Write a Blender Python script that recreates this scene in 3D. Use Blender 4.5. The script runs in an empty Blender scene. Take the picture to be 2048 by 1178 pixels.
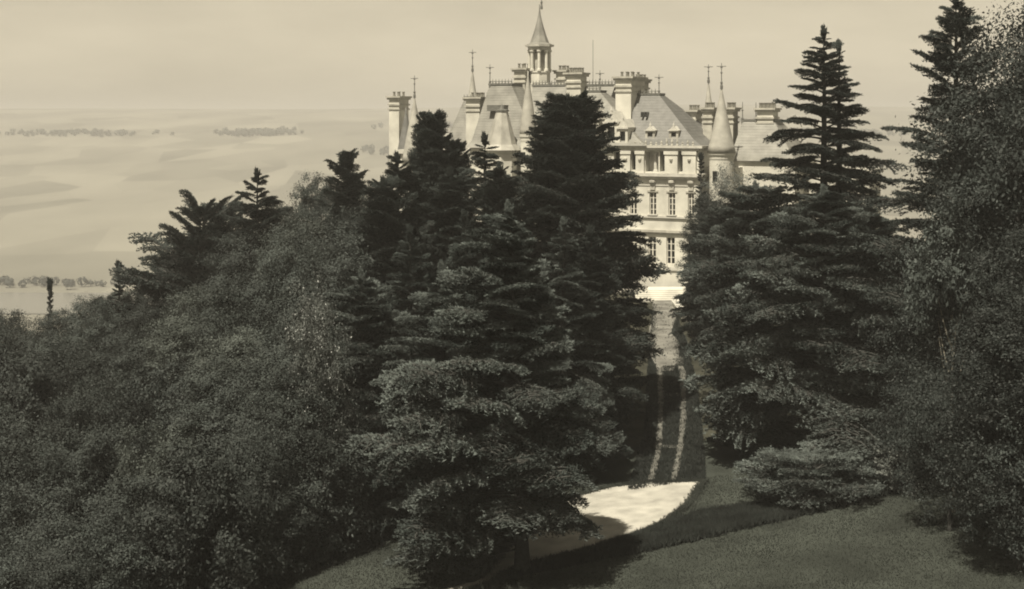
import bpy, math, random
import numpy as np
from mathutils import Matrix, Vector, Euler

# ------------------------------------------------------------------ camera, sky, sun, exposure
sc = bpy.context.scene
COL = sc.collection
F, CX, CY, CZ = 2813.0, 1024.0, 230.0, 24.0      # focal length and eye level in photo pixels, eye height
cam = bpy.data.cameras.new("camera")
cam.sensor_width = 36.0
cam.lens = 36.0 * F / 2048.0
cam.shift_y = -(589.0 - CY) / 2048.0
cam.clip_start, cam.clip_end = 0.1, 40000.0
cam_ob = bpy.data.objects.new("camera", cam)
cam_ob.location = (0, 0, CZ)
cam_ob.rotation_euler = (math.pi / 2, 0, 0)
COL.objects.link(cam_ob)
sc.camera = cam_ob

SUN_EL, SUN_AZ = math.radians(61), math.radians(31)   # azimuth: left of straight behind the camera
world = bpy.data.worlds.new("World")
sc.world = world
world.use_nodes = True
wn, wl = world.node_tree.nodes, world.node_tree.links
wn.clear()
sky = wn.new("ShaderNodeTexSky")
sky.sky_type = 'NISHITA'
sky.sun_disc = False
sky.sun_elevation = SUN_EL
sky.sun_rotation = math.pi + SUN_AZ
sky.air_density, sky.dust_density, sky.ozone_density = 1.0, 0.7, 1.0
bw = wn.new("ShaderNodeRGBToBW")
tint = wn.new("ShaderNodeMix"); tint.data_type = 'RGBA'; tint.blend_type = 'MULTIPLY'
tint.inputs[0].default_value = 1.0
tint.inputs[7].default_value = (1.0, 0.885, 0.655, 1)      # the whole print is sepia
bg = wn.new("ShaderNodeBackground"); bg.inputs[1].default_value = 0.070
wo = wn.new("ShaderNodeOutputWorld")
wtc = wn.new("ShaderNodeTexCoord"); wmp = wn.new("ShaderNodeMapping"); wmp.inputs["Scale"].default_value = (1, 1, 3.5)
wnz = wn.new("ShaderNodeTexNoise"); wnz.inputs["Scale"].default_value = 5.0; wnz.inputs["Detail"].default_value = 7.0; wnz.inputs["Roughness"].default_value = 0.62
wmr = wn.new("ShaderNodeMapRange"); wmr.inputs[1].default_value, wmr.inputs[2].default_value = 0.3, 0.7
wmr.inputs[3].default_value, wmr.inputs[4].default_value = 0.90, 1.10
wmu = wn.new("ShaderNodeMath"); wmu.operation = 'MULTIPLY'
wl.new(wtc.outputs["Generated"], wmp.inputs[0]); wl.new(wmp.outputs[0], wnz.inputs["Vector"]); wl.new(wnz.outputs[0], wmr.inputs[0])
wl.new(sky.outputs[0], bw.inputs[0]); wl.new(bw.outputs[0], wmu.inputs[0]); wl.new(wmr.outputs[0], wmu.inputs[1]); wl.new(wmu.outputs[0], tint.inputs[6])
wl.new(tint.outputs[2], bg.inputs[0]); wl.new(bg.outputs[0], wo.inputs[0])

sl = bpy.data.lights.new("sun", 'SUN')
sl.energy, sl.angle, sl.color = 4.2, math.radians(0.6), (1.0, 0.91, 0.73)
so = bpy.data.objects.new("sun", sl)
d = Vector((math.sin(SUN_AZ) * math.cos(SUN_EL), math.cos(SUN_AZ) * math.cos(SUN_EL), -math.sin(SUN_EL)))
so.rotation_euler = d.to_track_quat('-Z', 'Y').to_euler()
so.location = (0, -20, 60)
COL.objects.link(so)
vs = sc.view_settings
vs.view_transform, vs.look, vs.exposure, vs.gamma, vs.use_curve_mapping = 'Standard', 'None', 0.72, 1.0, False
sc.cycles.max_bounces = 5
sc.cycles.diffuse_bounces = 2
sc.cycles.glossy_bounces = 2
sc.cycles.transmission_bounces = 2
sc.cycles.use_denoising = True
sc.cycles.filter_width = 1.9

# ------------------------------------------------------------------ helpers
def tag(o, label=None, cat=None, group=None, kind=None):
    if label: o["label"] = label
    if cat: o["category"] = cat
    if group: o["group"] = group
    if kind: o["kind"] = kind
    return o

def empty(name, loc, rz=0.0):
    o = bpy.data.objects.new(name, None)
    o.location = loc; o.rotation_euler = (0, 0, rz); o.empty_display_size = 0.3
    COL.objects.link(o)
    return o

def mesh_np(name, V, F_, mat=None, smooth=False):
    """V (n,3) array, F_ (m,k) array of equal sided faces"""
    V = np.asarray(V, dtype=np.float32); F_ = np.asarray(F_, dtype=np.int32)
    me = bpy.data.meshes.new(name)
    k = F_.shape[1]
    me.vertices.add(len(V)); me.vertices.foreach_set("co", V.ravel())
    me.loops.add(F_.size); me.loops.foreach_set("vertex_index", F_.ravel())
    me.polygons.add(len(F_))
    me.polygons.foreach_set("loop_start", np.arange(0, F_.size, k, dtype=np.int32))
    me.polygons.foreach_set("loop_total", np.full(len(F_), k, dtype=np.int32))
    if smooth: me.polygons.foreach_set("use_smooth", np.ones(len(F_), dtype=bool))
    me.update(calc_edges=True)
    if mat: me.materials.append(mat)
    return me

def link(name, me, parent=None):
    o = bpy.data.objects.new(name, me)
    COL.objects.link(o)
    if parent: o.parent = parent
    return o

class MB:
    """collects boxes, prisms, lathes into one mesh"""
    def __init__(s): s.v, s.f = [], []
    def add(s, vs_, fs):
        n = len(s.v); s.v += [tuple(p) for p in vs_]; s.f += [tuple(i + n for i in q) for q in fs]
    def box(s, x0, x1, y0, y1, z0, z1):
        s.add([(x0,y0,z0),(x1,y0,z0),(x1,y1,z0),(x0,y1,z0),(x0,y0,z1),(x1,y0,z1),(x1,y1,z1),(x0,y1,z1)],
              [(3,2,1,0),(4,5,6,7),(0,1,5,4),(1,2,6,5),(2,3,7,6),(3,0,4,7)])
    def frustum(s, r0, z0, r1, z1):      # r = (x0,x1,y0,y1)
        a, b = r0, r1
        s.add([(a[0],a[2],z0),(a[1],a[2],z0),(a[1],a[3],z0),(a[0],a[3],z0),(b[0],b[2],z1),(b[1],b[2],z1),(b[1],b[3],z1),(b[0],b[3],z1)],
              [(3,2,1,0),(4,5,6,7),(0,1,5,4),(1,2,6,5),(2,3,7,6),(3,0,4,7)])
    def lathe(s, cx, cy, prof, n=16, rot=0.0):
        vs_, fs = [], []
        for (r, z) in prof:
            for k in range(n):
                a = 2*math.pi*k/n + rot
                vs_.append((cx + r*math.cos(a), cy + r*math.sin(a), z))
        m = len(prof)
        for i in range(m-1):
            for k in range(n):
                fs.append((i*n+k, i*n+(k+1)%n, (i+1)*n+(k+1)%n, (i+1)*n+k))
        fs.append(tuple(range(n-1, -1, -1))); fs.append(tuple((m-1)*n + k for k in range(n)))
        s.add(vs_, fs)
    def build(s, name, mat, parent=None, smooth=False):
        me = bpy.data.meshes.new(name); me.from_pydata(s.v, [], s.f); me.update()
        if smooth:
            me.polygons.foreach_set("use_smooth", [True]*len(me.polygons))
        me.materials.append(mat)
        return link(name, me, parent)

def tube_np(pts, rad, n=7):
    """tapered tube along points -> V, F quads"""
    pts = np.asarray(pts, float); V = []; Fq = []
    for i, p in enumerate(pts):
        t = pts[min(i+1, len(pts)-1)] - pts[max(i-1, 0)]
        t = t/ (np.linalg.norm(t)+1e-9)
        up = np.array([0,0,1.0]) if abs(t[2]) < .9 else np.array([1.0,0,0])
        a = np.cross(t, up); a /= np.linalg.norm(a)+1e-9; b = np.cross(t, a)
        for k in range(n):
            an = 2*math.pi*k/n
            V.append(p + rad[i]*(math.cos(an)*a + math.sin(an)*b))
    for i in range(len(pts)-1):
        for k in range(n):
            Fq.append((i*n+k, i*n+(k+1)%n, (i+1)*n+(k+1)%n, (i+1)*n+k))
    return np.array(V), np.array(Fq)

def join_np(parts):
    V, Fs, n = [], [], 0
    for v, f in parts:
        V.append(v); Fs.append(np.asarray(f)+n); n += len(v)
    return np.vstack(V), np.vstack(Fs)

# ------------------------------------------------------------------ materials
def mat(name, base, rough=0.8, var=0.25, scale=3.0, bump=0.0, bscale=20.0, objvar=0.0, spec=0.3, coord='Object', detail=5.0, metallic=0.0):
    m = bpy.data.materials.new(name); m.use_nodes = True
    N, L = m.node_tree.nodes, m.node_tree.links
    b = N["Principled BSDF"]
    b.inputs["Roughness"].default_value = rough
    b.inputs["Specular IOR Level"].default_value = spec
    b.inputs["Metallic"].default_value = metallic
    tc = N.new("ShaderNodeTexCoord")
    nz = N.new("ShaderNodeTexNoise"); nz.inputs["Scale"].default_value = scale; nz.inputs["Detail"].default_value = detail
    L.new(tc.outputs[coord], nz.inputs["Vector"])
    r = N.new("ShaderNodeMapRange")
    r.inputs[1].default_value, r.inputs[2].default_value = 0.3, 0.7
    r.inputs[3].default_value, r.inputs[4].default_value = 1-var, 1+var
    L.new(nz.outputs[0], r.inputs[0])
    val = r.outputs[0]
    if objvar:
        oi = N.new("ShaderNodeObjectInfo"); r2 = N.new("ShaderNodeMapRange")
        r2.inputs[3].default_value, r2.inputs[4].default_value = 1-objvar, 1+objvar
        L.new(oi.outputs["Random"], r2.inputs[0])
        mu = N.new("ShaderNodeMath"); mu.operation = 'MULTIPLY'
        L.new(val, mu.inputs[0]); L.new(r2.outputs[0], mu.inputs[1]); val = mu.outputs[0]
    mx = N.new("ShaderNodeVectorMath"); mx.operation = 'SCALE'
    mx.inputs[0].default_value = base
    L.new(val, mx.inputs["Scale"]); L.new(mx.outputs[0], b.inputs["Base Color"])
    if bump:
        nb = N.new("ShaderNodeTexNoise"); nb.inputs["Scale"].default_value = bscale; nb.inputs["Detail"].default_value = 6
        L.new(tc.outputs[coord], nb.inputs["Vector"])
        bp = N.new("ShaderNodeBump"); bp.inputs["Strength"].default_value = 1.0; bp.inputs["Distance"].default_value = bump
        L.new(nb.outputs[0], bp.inputs["Height"]); L.new(bp.outputs[0], b.inputs["Normal"])
    return m

M = {}
M['needle']  = mat('cedar_needles', (.092,.107,.103), .75, .30, 1.2, objvar=.28, spec=.2)
M['needle_dark'] = mat('dark_needles', (.034,.041,.039), .8, .30, 1.2, objvar=.25, spec=.15)
M['needle_far'] = mat('grey_needles', (.042,.051,.049), .8, .30, 1.2, objvar=.2, spec=.15)
M['leaf']    = mat('broad_leaves', (.041,.049,.047), .65, .40, .45, objvar=.38, spec=.25)
M['leaf_mid'] = mat('mid_leaves', (.034,.041,.039), .65, .4, .45, objvar=.35, spec=.25)
M['leaf_light'] = mat('light_leaves', (.056,.065,.060), .65, .4, .45, objvar=.3, spec=.25)
M['leaf_dark'] = mat('dark_leaves', (.027,.033,.032), .6, .4, .5, objvar=.3, spec=.25)
M['leaf_pale'] = mat('pale_leaves', (.115,.125,.118), .65, .3, .8, objvar=.1, spec=.25)
M['leaf_gloss'] = mat('glossy_leaves', (.085,.094,.09), .42, .4, .8, objvar=.1, spec=.6)
M['bark']    = mat('bark', (.045,.046,.044), .9, .35, 6, bump=.03, bscale=14)
M['bark_pale'] = mat('pale_bark', (.26,.245,.205), .8, .35, 5, bump=.02, bscale=12)
M['stone']   = mat('pale_limestone', (.56,.55,.50), .85, .20, .55, bump=.02, bscale=6, detail=8)
M['stone_trim'] = mat('limestone_trim', (.50,.49,.45), .85, .16, 1.6, bump=.02, bscale=9)
M['stone_weather'] = mat('weathered_limestone', (.40,.39,.35), .85, .25, 1.4, bump=.02, bscale=8)
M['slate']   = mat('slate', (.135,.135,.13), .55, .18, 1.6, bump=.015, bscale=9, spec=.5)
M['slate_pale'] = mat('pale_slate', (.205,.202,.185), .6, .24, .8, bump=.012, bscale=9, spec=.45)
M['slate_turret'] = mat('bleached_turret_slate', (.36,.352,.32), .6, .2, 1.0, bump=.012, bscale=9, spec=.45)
M['lead']    = mat('lead', (.13,.13,.12), .6, .2, 3, spec=.4)
M['pot']     = mat('clay_pot', (.17,.165,.145), .8, .2, 3)
M['paint']   = mat('white_window_paint', (.62,.60,.54), .5, .08, 3)
M['glass']   = mat('dark_glass', (.018,.019,.018), .12, .2, 1, spec=.5)
M['room']    = mat('dim_interior', (.05,.05,.045), .9, .2, 1)
M['gravel']  = mat('pale_gravel', (.40,.39,.355), .95, .24, .9, bump=.05, bscale=9, coord='Generated' if False else 'Object')
M['track']   = mat('worn_gravel', (.11,.11,.10), .95, .5, 1.3, bump=.03, bscale=8, detail=8)
M['worn']    = mat('sandy_gravel', (.16,.158,.145), .95, .5, .6, bump=.05, bscale=7, detail=8)
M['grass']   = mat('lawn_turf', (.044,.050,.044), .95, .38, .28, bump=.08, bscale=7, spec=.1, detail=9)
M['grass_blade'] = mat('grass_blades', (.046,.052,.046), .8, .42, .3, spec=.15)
M['rough_grass'] = mat('rough_turf', (.026,.030,.028), .95, .35, .9, bump=.1, bscale=6, spec=.1)  # turf of the avenue, also colours the painted shadow strip by the drive
M['rough_blade'] = mat('rough_blades', (.028,.032,.030), .85, .35, .9, spec=.1)  # avenue blades, also those of the painted shadow strip
M['litter']  = mat('wood_floor', (.05,.048,.038), .95, .4, .4, bump=.08, bscale=5, spec=.1)

def terrain_material():
    m = bpy.data.materials.new('country_ground'); m.use_nodes = True
    N, L = m.node_tree.nodes, m.node_tree.links
    b = N["Principled BSDF"]; b.inputs["Roughness"].default_value = .95; b.inputs["Specular IOR Level"].default_value = .1
    tc = N.new("ShaderNodeTexCoord"); sp = N.new("ShaderNodeSeparateXYZ"); L.new(tc.outputs["Object"], sp.inputs[0])
    # near: dim wood floor, far: fields and vines in patches
    vor = N.new("ShaderNodeTexVoronoi"); vor.inputs["Scale"].default_value = .013
    mp = N.new("ShaderNodeMapping"); mp.inputs["Scale"].default_value = (1, .45, 0); L.new(tc.outputs["Object"], mp.inputs[0]); L.new(mp.outputs[0], vor.inputs["Vector"])
    bwn = N.new("ShaderNodeRGBToBW"); L.new(vor.outputs["Color"], bwn.inputs[0])
    nz = N.new("ShaderNodeTexNoise"); nz.inputs["Scale"].default_value = .006; nz.inputs["Detail"].default_value = 8; L.new(mp.outputs[0], nz.inputs["Vector"])
    mix = N.new("ShaderNodeMath"); mix.operation = 'MULTIPLY_ADD'; mix.inputs[1].default_value = .5
    L.new(bwn.outputs[0], mix.inputs[0]); L.new(nz.outputs[0], mix.inputs[2])
    cr = N.new("ShaderNodeValToRGB")
    e = cr.color_ramp.elements; e[0].position, e[0].color = .45, (.13,.128,.11,1); e[1].position, e[1].color = 1.0, (.27,.262,.225,1)
    L.new(mix.outputs[0], cr.inputs[0])
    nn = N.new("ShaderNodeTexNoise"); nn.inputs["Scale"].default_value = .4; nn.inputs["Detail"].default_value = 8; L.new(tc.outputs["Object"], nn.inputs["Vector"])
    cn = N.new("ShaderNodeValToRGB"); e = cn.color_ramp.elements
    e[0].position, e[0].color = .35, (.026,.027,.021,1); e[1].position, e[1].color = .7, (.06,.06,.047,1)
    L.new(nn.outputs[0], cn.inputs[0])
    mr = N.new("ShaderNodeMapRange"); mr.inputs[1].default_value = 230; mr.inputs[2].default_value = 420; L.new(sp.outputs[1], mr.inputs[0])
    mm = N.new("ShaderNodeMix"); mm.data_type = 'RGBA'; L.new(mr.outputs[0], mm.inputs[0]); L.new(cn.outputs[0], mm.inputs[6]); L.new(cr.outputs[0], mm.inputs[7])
    L.new(mm.outputs[2], b.inputs["Base Color"])
    return m
M['country'] = terrain_material()

def water_material():
    m = bpy.data.materials.new('river_water'); m.use_nodes = True
    b = m.node_tree.nodes["Principled BSDF"]
    b.inputs["Base Color"].default_value = (.16,.16,.145,1); b.inputs["Roughness"].default_value = .25
    N, L = m.node_tree.nodes, m.node_tree.links
    tc = N.new("ShaderNodeTexCoord"); nz = N.new("ShaderNodeTexNoise"); nz.inputs["Scale"].default_value = .3
    L.new(tc.outputs["Object"], nz.inputs["Vector"])
    bp = N.new("ShaderNodeBump"); bp.inputs["Distance"].default_value = .05
    L.new(nz.outputs[0], bp.inputs["Height"]); L.new(bp.outputs[0], b.inputs["Normal"])
    return m
M['water'] = water_material()

# ------------------------------------------------------------------ terrain
def sst(a, b, x):
    t = np.clip((np.asarray(x, float)-a)/(b-a), 0, 1); return t*t*(3-2*t)
def softplus(x, k): return k*np.log1p(np.exp(np.clip(np.asarray(x, float)/k, -40, 40)))

YS = [0, 1.5, 8, 20, 35, 50, 58, 66, 85, 105, 125, 150, 172, 190]
HS = [-1.7, -1.9, -4.6, -9.3, -15.3, -20.0, -21.5, -22.2, -22.5, -21.7, -20.6, -21.0, -21.2, -21.3]
def rel(x, y):
    x = np.asarray(x, float); y = np.asarray(y, float)
    h = np.interp(y, YS, HS)
    h = h + .105*softplus(x-4, 2.5)*sst(40, 66, y)*(1-sst(105, 150, y)*.75)*(1-sst(40, 90, x)*.6)
    h = h - .17*softplus(-(x+9), 3.0)*sst(20, 60, y)*(1-sst(60, 300, -x)*.5)
    # the hill falls to the valley behind and to the left, the far side climbs to a long plateau
    fall = sst(190, 560, y + 1.2*np.maximum(0, -x-38))
    h = h*(1-fall) + (-120)*fall
    rise = np.interp(y, [1050, 1500, 2200, 3000, 3600, 4200, 5200, 20000], [-120, -104, -64, -18, 8, 20, 22, 22])
    rise = rise + (8*np.sin(x/900.0+1.0) + 5*np.sin(x/370.0) + 3*np.sin(x/1500.+y/700.))*sst(1400, 3500, y) - .0022*x*sst(1500,4000,y)
    w = sst(950, 1150, y)
    h = h*(1-w) + rise*w
    return np.maximum(h, -120)
def ground(x, y): return float(CZ + rel(x, y))

def axis(dense, lo, hi, step, far, g):
    a = list(np.arange(lo, hi+1e-6, step)); s = step
    while a[-1] < far: s *= g; a.append(a[-1]+s)
    return a
xp = axis(None, 0, 55, 1.0, 9000, 1.16)
xs = np.array([-v for v in xp[:0:-1]] + xp)
ys = np.array([-v for v in axis(None, 0, 6, 2, 60, 1.5)[:0:-1]] + axis(None, 0, 180, 1.0, 15000, 1.06))
def grid(xs, ys, dz, name, material):
    X, Y = np.meshgrid(xs, ys); Z = CZ + rel(X, np.maximum(Y, 0)) + dz
    V = np.stack([X.ravel(), Y.ravel(), Z.ravel()], 1)
    nx, ny = len(xs), len(ys)
    i = (np.arange(ny-1)[:, None]*nx + np.arange(nx-1)[None, :]).ravel()
    Fq = np.stack([i, i+1, i+nx+1, i+nx], 1)
    return link(name, mesh_np(name, V, Fq, material, smooth=True))
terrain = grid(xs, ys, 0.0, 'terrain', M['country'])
tag(terrain, 'rolling country with the wooded hill, the valley and the far plateau', 'terrain', kind='structure')

def hit(px, py):
    """where the ray through a photo pixel meets the ground"""
    tx, tz = (px-CX)/F, -(py-CY)/F
    y = np.arange(40, 400, .05)
    below = rel(tx*y, y) > tz*y
    k = int(np.argmax(below))
    return np.array([tx*y[k], y[k]])

def resample(pts, n):
    pts = np.asarray(pts, float); s = np.r_[0, np.cumsum(np.linalg.norm(np.diff(pts, axis=0), axis=1))]
    q = np.linspace(0, s[-1], n)
    # smooth interpolation (Catmull style via fine linear + moving average)
    P = np.stack([np.interp(q, s, pts[:, k]) for k in range(2)], 1)
    for _ in range(3):
        P[1:-1] = .25*P[:-2] + .5*P[1:-1] + .25*P[2:]
    return P
def ribbon(A, B, dz, name, material, n=60, m=8, jitter=0.0, seed=1, crown=0.0):
    rs = np.random.RandomState(seed)
    A, B = resample(A, n), resample(B, n)
    ja = np.convolve(rs.normal(0, jitter, n+8), np.ones(5)/5, 'same')[4:-4] if jitter else np.zeros(n)
    jb = np.convolve(rs.normal(0, jitter, n+8), np.ones(5)/5, 'same')[4:-4] if jitter else np.zeros(n)
    V = []
    for i in range(n):
        dv = (B[i]-A[i]); dl = dv/(np.linalg.norm(dv)+1e-9)
        a, b = A[i]+dl*ja[i], B[i]+dl*jb[i]
        for k in range(m+1):
            t = k/m
            p = a*(1-t)+b*t
            V.append((p[0], p[1], ground(p[0], p[1]) + dz + crown*4*t*(1-t)))
    Fq = [(i*(m+1)+k, i*(m+1)+k+1, (i+1)*(m+1)+k+1, (i+1)*(m+1)+k) for i in range(n-1) for k in range(m)]
    o = link(name, mesh_np(name, V, Fq, material, smooth=True))
    return o
def PX(*pp): return np.array([hit(*p) for p in pp])

# lawn sheet over the near slope and the ground between the trees
lawn = grid(np.arange(-16, 34.1, .5), np.arange(30, 92.1, .5), .03, 'lawn', M['grass'])
tag(lawn, 'mown lawn sloping down below the drive', 'lawn', kind='structure')
drive = ribbon(PX((1405,967),(1380,1008),(1335,1044),(1290,1067),(1200,1098),(1100,1128),(1030,1152),(930,1186),(830,1212)),
               PX((1400,966),(1300,966),(1220,976),(1150,994),(1080,1030),(1020,1090),(960,1160),(860,1186),(760,1200)),
               .075, 'drive', M['gravel'], 70, 12, .12, 3, crown=.05)
tag(drive, 'pale gravel drive curving round the front cedar', 'drive', kind='structure')
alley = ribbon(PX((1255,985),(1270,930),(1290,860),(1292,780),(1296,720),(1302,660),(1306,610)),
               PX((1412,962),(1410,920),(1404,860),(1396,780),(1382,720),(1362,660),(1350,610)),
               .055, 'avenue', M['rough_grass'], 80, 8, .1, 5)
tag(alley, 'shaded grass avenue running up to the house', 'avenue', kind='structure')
tl = [(1298,972),(1308,940),(1317,900),(1321,850),(1322,800),(1320,750),(1316,715)]
tr = [(1343,970),(1352,940),(1360,900),(1366,850),(1367,800),(1365,750),(1358,715)]
for nm, cc, sd in (('left', tl, 7), ('right', tr, 8)):
    t_ = ribbon(PX(*[(x-6, y) for x, y in cc]), PX(*[(x+6, y) for x, y in cc]), .10, 'wheel_track', M['track'], 90, 3, .06, sd)
    tag(t_, 'worn pale wheel track along the shaded avenue', 'path', 'wheel tracks of the avenue', 'structure')
for yy in (792, 896):
    c_ = ribbon(PX((1326, yy-3.5), (1362, yy-3.5)), PX((1326, yy+3.5), (1362, yy+3.5)), .11, 'cross_drain', M['track'], 12, 2, .05, yy)
    tag(c_, 'pale drain crossing the avenue between the wheel tracks', 'drain', 'drains across the avenue', 'structure')
fore = ribbon(PX((1318,745),(1306,722),(1292,695),(1296,665),(1306,640),(1306,600)), PX((1345,745),(1358,720),(1358,695),(1342,665),(1352,640),(1350,600)),
              .125, 'forecourt_path', M['worn'], 50, 6, .12, 11)
tag(fore, 'pale gravel path at the head of the avenue below the house', 'path', kind='structure')
# dark grass strip painting the front cedar's shadow along the near side of the drive
shadow_n = [(1000,1168),(1070,1148),(1180,1126),(1300,1103),(1420,1076),(1540,1048),(1680,1015),(1800,985),(1900,962)]
shadow_f = [(1000,1158),(1070,1132),(1180,1104),(1300,1066),(1400,1030),(1540,1010),(1680,985),(1800,962),(1900,946)]
bank = ribbon(PX(*shadow_n), PX(*shadow_f), .10, 'shadow_strip', M['rough_grass'], 110, 8, .25, 21)
tag(bank, 'cedar shadow painted as a dark grass strip between the lawn and the drive', 'grass', kind='structure')

# the river in the valley
def river_sheet():
    n = 60; V = []
    for i in range(n+1):
        x = -1400 + 2800*i/n
        c = 925 + 25*math.sin(x/310.0) + 10*math.sin(x/120.)
        for w in (-52, 0, 48): V.append((x, c+w, CZ-119.5))
    Fq = [(i*3+k, (i+1)*3+k, (i+1)*3+k+1, i*3+k+1) for i in range(n) for k in range(2)]
    return link('river', mesh_np('river', V, Fq, M['water']))
tag(river_sheet(), 'pale river in the valley below the wood', 'river', kind='structure')

# ------------------------------------------------------------------ the chateau
PSI = math.radians(26)
cP, sP = math.cos(PSI), math.sin(PSI)
OD = 163.0
OX, OY = (1318-CX)/F*OD, OD
OZ = ground(OX, OY)
CH = empty('chateau', (OX, OY, OZ), -PSI)
tag(CH, 'pale stone chateau with steep slate roofs, round turrets and tall chimneys', 'chateau')
def la(px, b):
    t = (px-CX)/F
    return (t*OY + t*b*cP - OX - b*sP)/(cP + t*sP)
def lz(py, a, b):
    Y = OY - a*sP + b*cP
    return CZ - (py-CY)/F*Y - OZ
def pxm(a, b): return F/(OY - a*sP + b*cP)          # photo pixels per metre there

def facade(name, a0, a1, b, z0, z1, ops, matl, depth=.45, back=None):
    """front wall with real openings (a,b,z rectangles) and reveals"""
    mb = MB()
    ac = sorted({a0, a1} | {v for o in ops for v in o[:2]}); zc = sorted({z0, z1} | {v for o in ops for v in o[2:4]})
    for i in range(len(ac)-1):
        for k in range(len(zc)-1):
            am, zm = (ac[i]+ac[i+1])/2, (zc[k]+zc[k+1])/2
            if any(o[0] < am < o[1] and o[2] < zm < o[3] for o in ops): continue
            mb.add([(ac[i],b,zc[k]),(ac[i+1],b,zc[k]),(ac[i+1],b,zc[k+1]),(ac[i],b,zc[k+1])], [(0,1,2,3)])
    for o in ops:
        x0, x1, y0, y1 = o[:4]; d = o[4] if len(o) > 4 else depth
        mb.add([(x0,b,y0),(x1,b,y0),(x1,b,y1),(x0,b,y1),(x0,b+d,y0),(x1,b+d,y0),(x1,b+d,y1),(x0,b+d,y1)],
               [(0,4,5,1),(1,5,6,2),(2,6,7,3),(3,7,4,0),(4,7,6,5)])
    if back:   # side and rear walls
        mb.add([(a0,b,z0),(a0,back,z0),(a0,back,z1),(a0,b,z1),(a1,b,z0),(a1,back,z0),(a1,back,z1),(a1,b,z1)],
               [(0,3,2,1),(4,5,6,7),(1,2,6,5),(3,7,6,2)])
    return mb.build(name, matl, CH)

def window(x0, x1, z0, z1, b, bars=3, parent=None):
    """white casement with mullion and transoms, dark panes behind; b = plane of the wall"""
    mb = MB(); t = .09; y0, y1 = b+.22, b+.32
    mb.box(x0, x0+t, y0, y1, z0, z1); mb.box(x1-t, x1, y0, y1, z0, z1)
    mb.box(x0+t, x1-t, y0, y1, z0, z0+t); mb.box(x0+t, x1-t, y0, y1, z1-t, z1)
    xm = (x0+x1)/2
    mb.box(xm-t*.75, xm+t*.75, y0-.03, y1, z0+t, z1-t)
    zs = [z0 + (z1-z0)*(k+1)/(bars+1) for k in range(bars)]
    for z in zs:
        mb.box(x0+t, xm-t*.75, y0+.01, y1, z-.035, z+.035); mb.box(xm+t*.75, x1-t, y0+.01, y1, z-.035, z+.035)
    w = mb.build('window', M['paint'], parent or CH)
    lims = [z0+t] + zs + [z1-t]
    for k in range(len(lims)-1):
        for (p, q) in ((x0+t, xm-t*.75), (xm+t*.75, x1-t)):
            pm = MB(); pm.box(p, q, y1-.035, y1-.02, lims[k]+.03, lims[k+1]-.03)
            pm.build('pane', M['glass'], w)
    return w

def finial(px, pyt, pyb, b, parent=None, cross=True):
    a = la(px, b); z0, z1 = lz(pyb, a, b), lz(pyt, a, b); h = z1-z0
    mb = MB()
    mb.lathe(a, b, [(.17, z0-.3), (.17, z0+.05), (.10, z0+h*.1), (.16, z0+h*.18), (.06, z0+h*.25), (.055, z0+h*.55), (.14, z0+h*.6), (.05, z0+h*.66), (.04, z1-.05), (.02, z1+.1)], 8)
    if cross:
        mb.box(a-.55, a+.55, b-.045, b+.045, z0+h*.86, z0+h*.86+.08)
        mb.box(a-.13, a+.13, b-.06, b+.06, z0+h*.80, z0+h*.86)
    return mb.build('finial', M['lead'], parent or CH)

def chimney(px0, px1, pyt, pyb, b, depth=3.2, pots=3, material='stone', bands=True):
    a0, a1 = la(px0, b), la(px1, b); am = (a0+a1)/2
    zt, zb = lz(pyt, am, b), lz(pyb, am, b)-2.5
    w = a1-a0
    mb = MB(); mb.box(a0, a1, b, b+depth, zb, zt-.05)
    # recessed panel fillets on the faces
    st = mb.build('chimney', M[material], CH)
    cp = MB()
    cp.box(a0-.22, a1+.22, b-.22, b+depth+.22, zt-.36, zt-.10)
    cp.box(a0-.36, a1+.36, b-.36, b+depth+.36, zt-.097, zt+.12)
    cp.box(a0-.16, a1+.16, b-.16, b+depth+.16, zt-1.15, zt-.92)
    if bands: cp.box(a0-.12, a1+.12, b-.12, b+depth+.12, zt-1.75, zt-1.55)
    cp.build('chimney_cap', M['stone_weather'], st)
    n = max(2, int(pots))
    for k in range(n):
        for q in (0, 1):
            pb = MB(); x = a0 + w*(k+.5)/n; y = b + depth*(.28+.44*q); r = min(.2, w/n*.38)
            pb.lathe(x, y, [(r, zt+.12), (r*.8, zt+.4), (r*.8, zt+.62), (r*1.05, zt+.66), (r*1.05, zt+.74)], 8)
            pb.build('chimney_pot', M['pot'], st)
    return st

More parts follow.
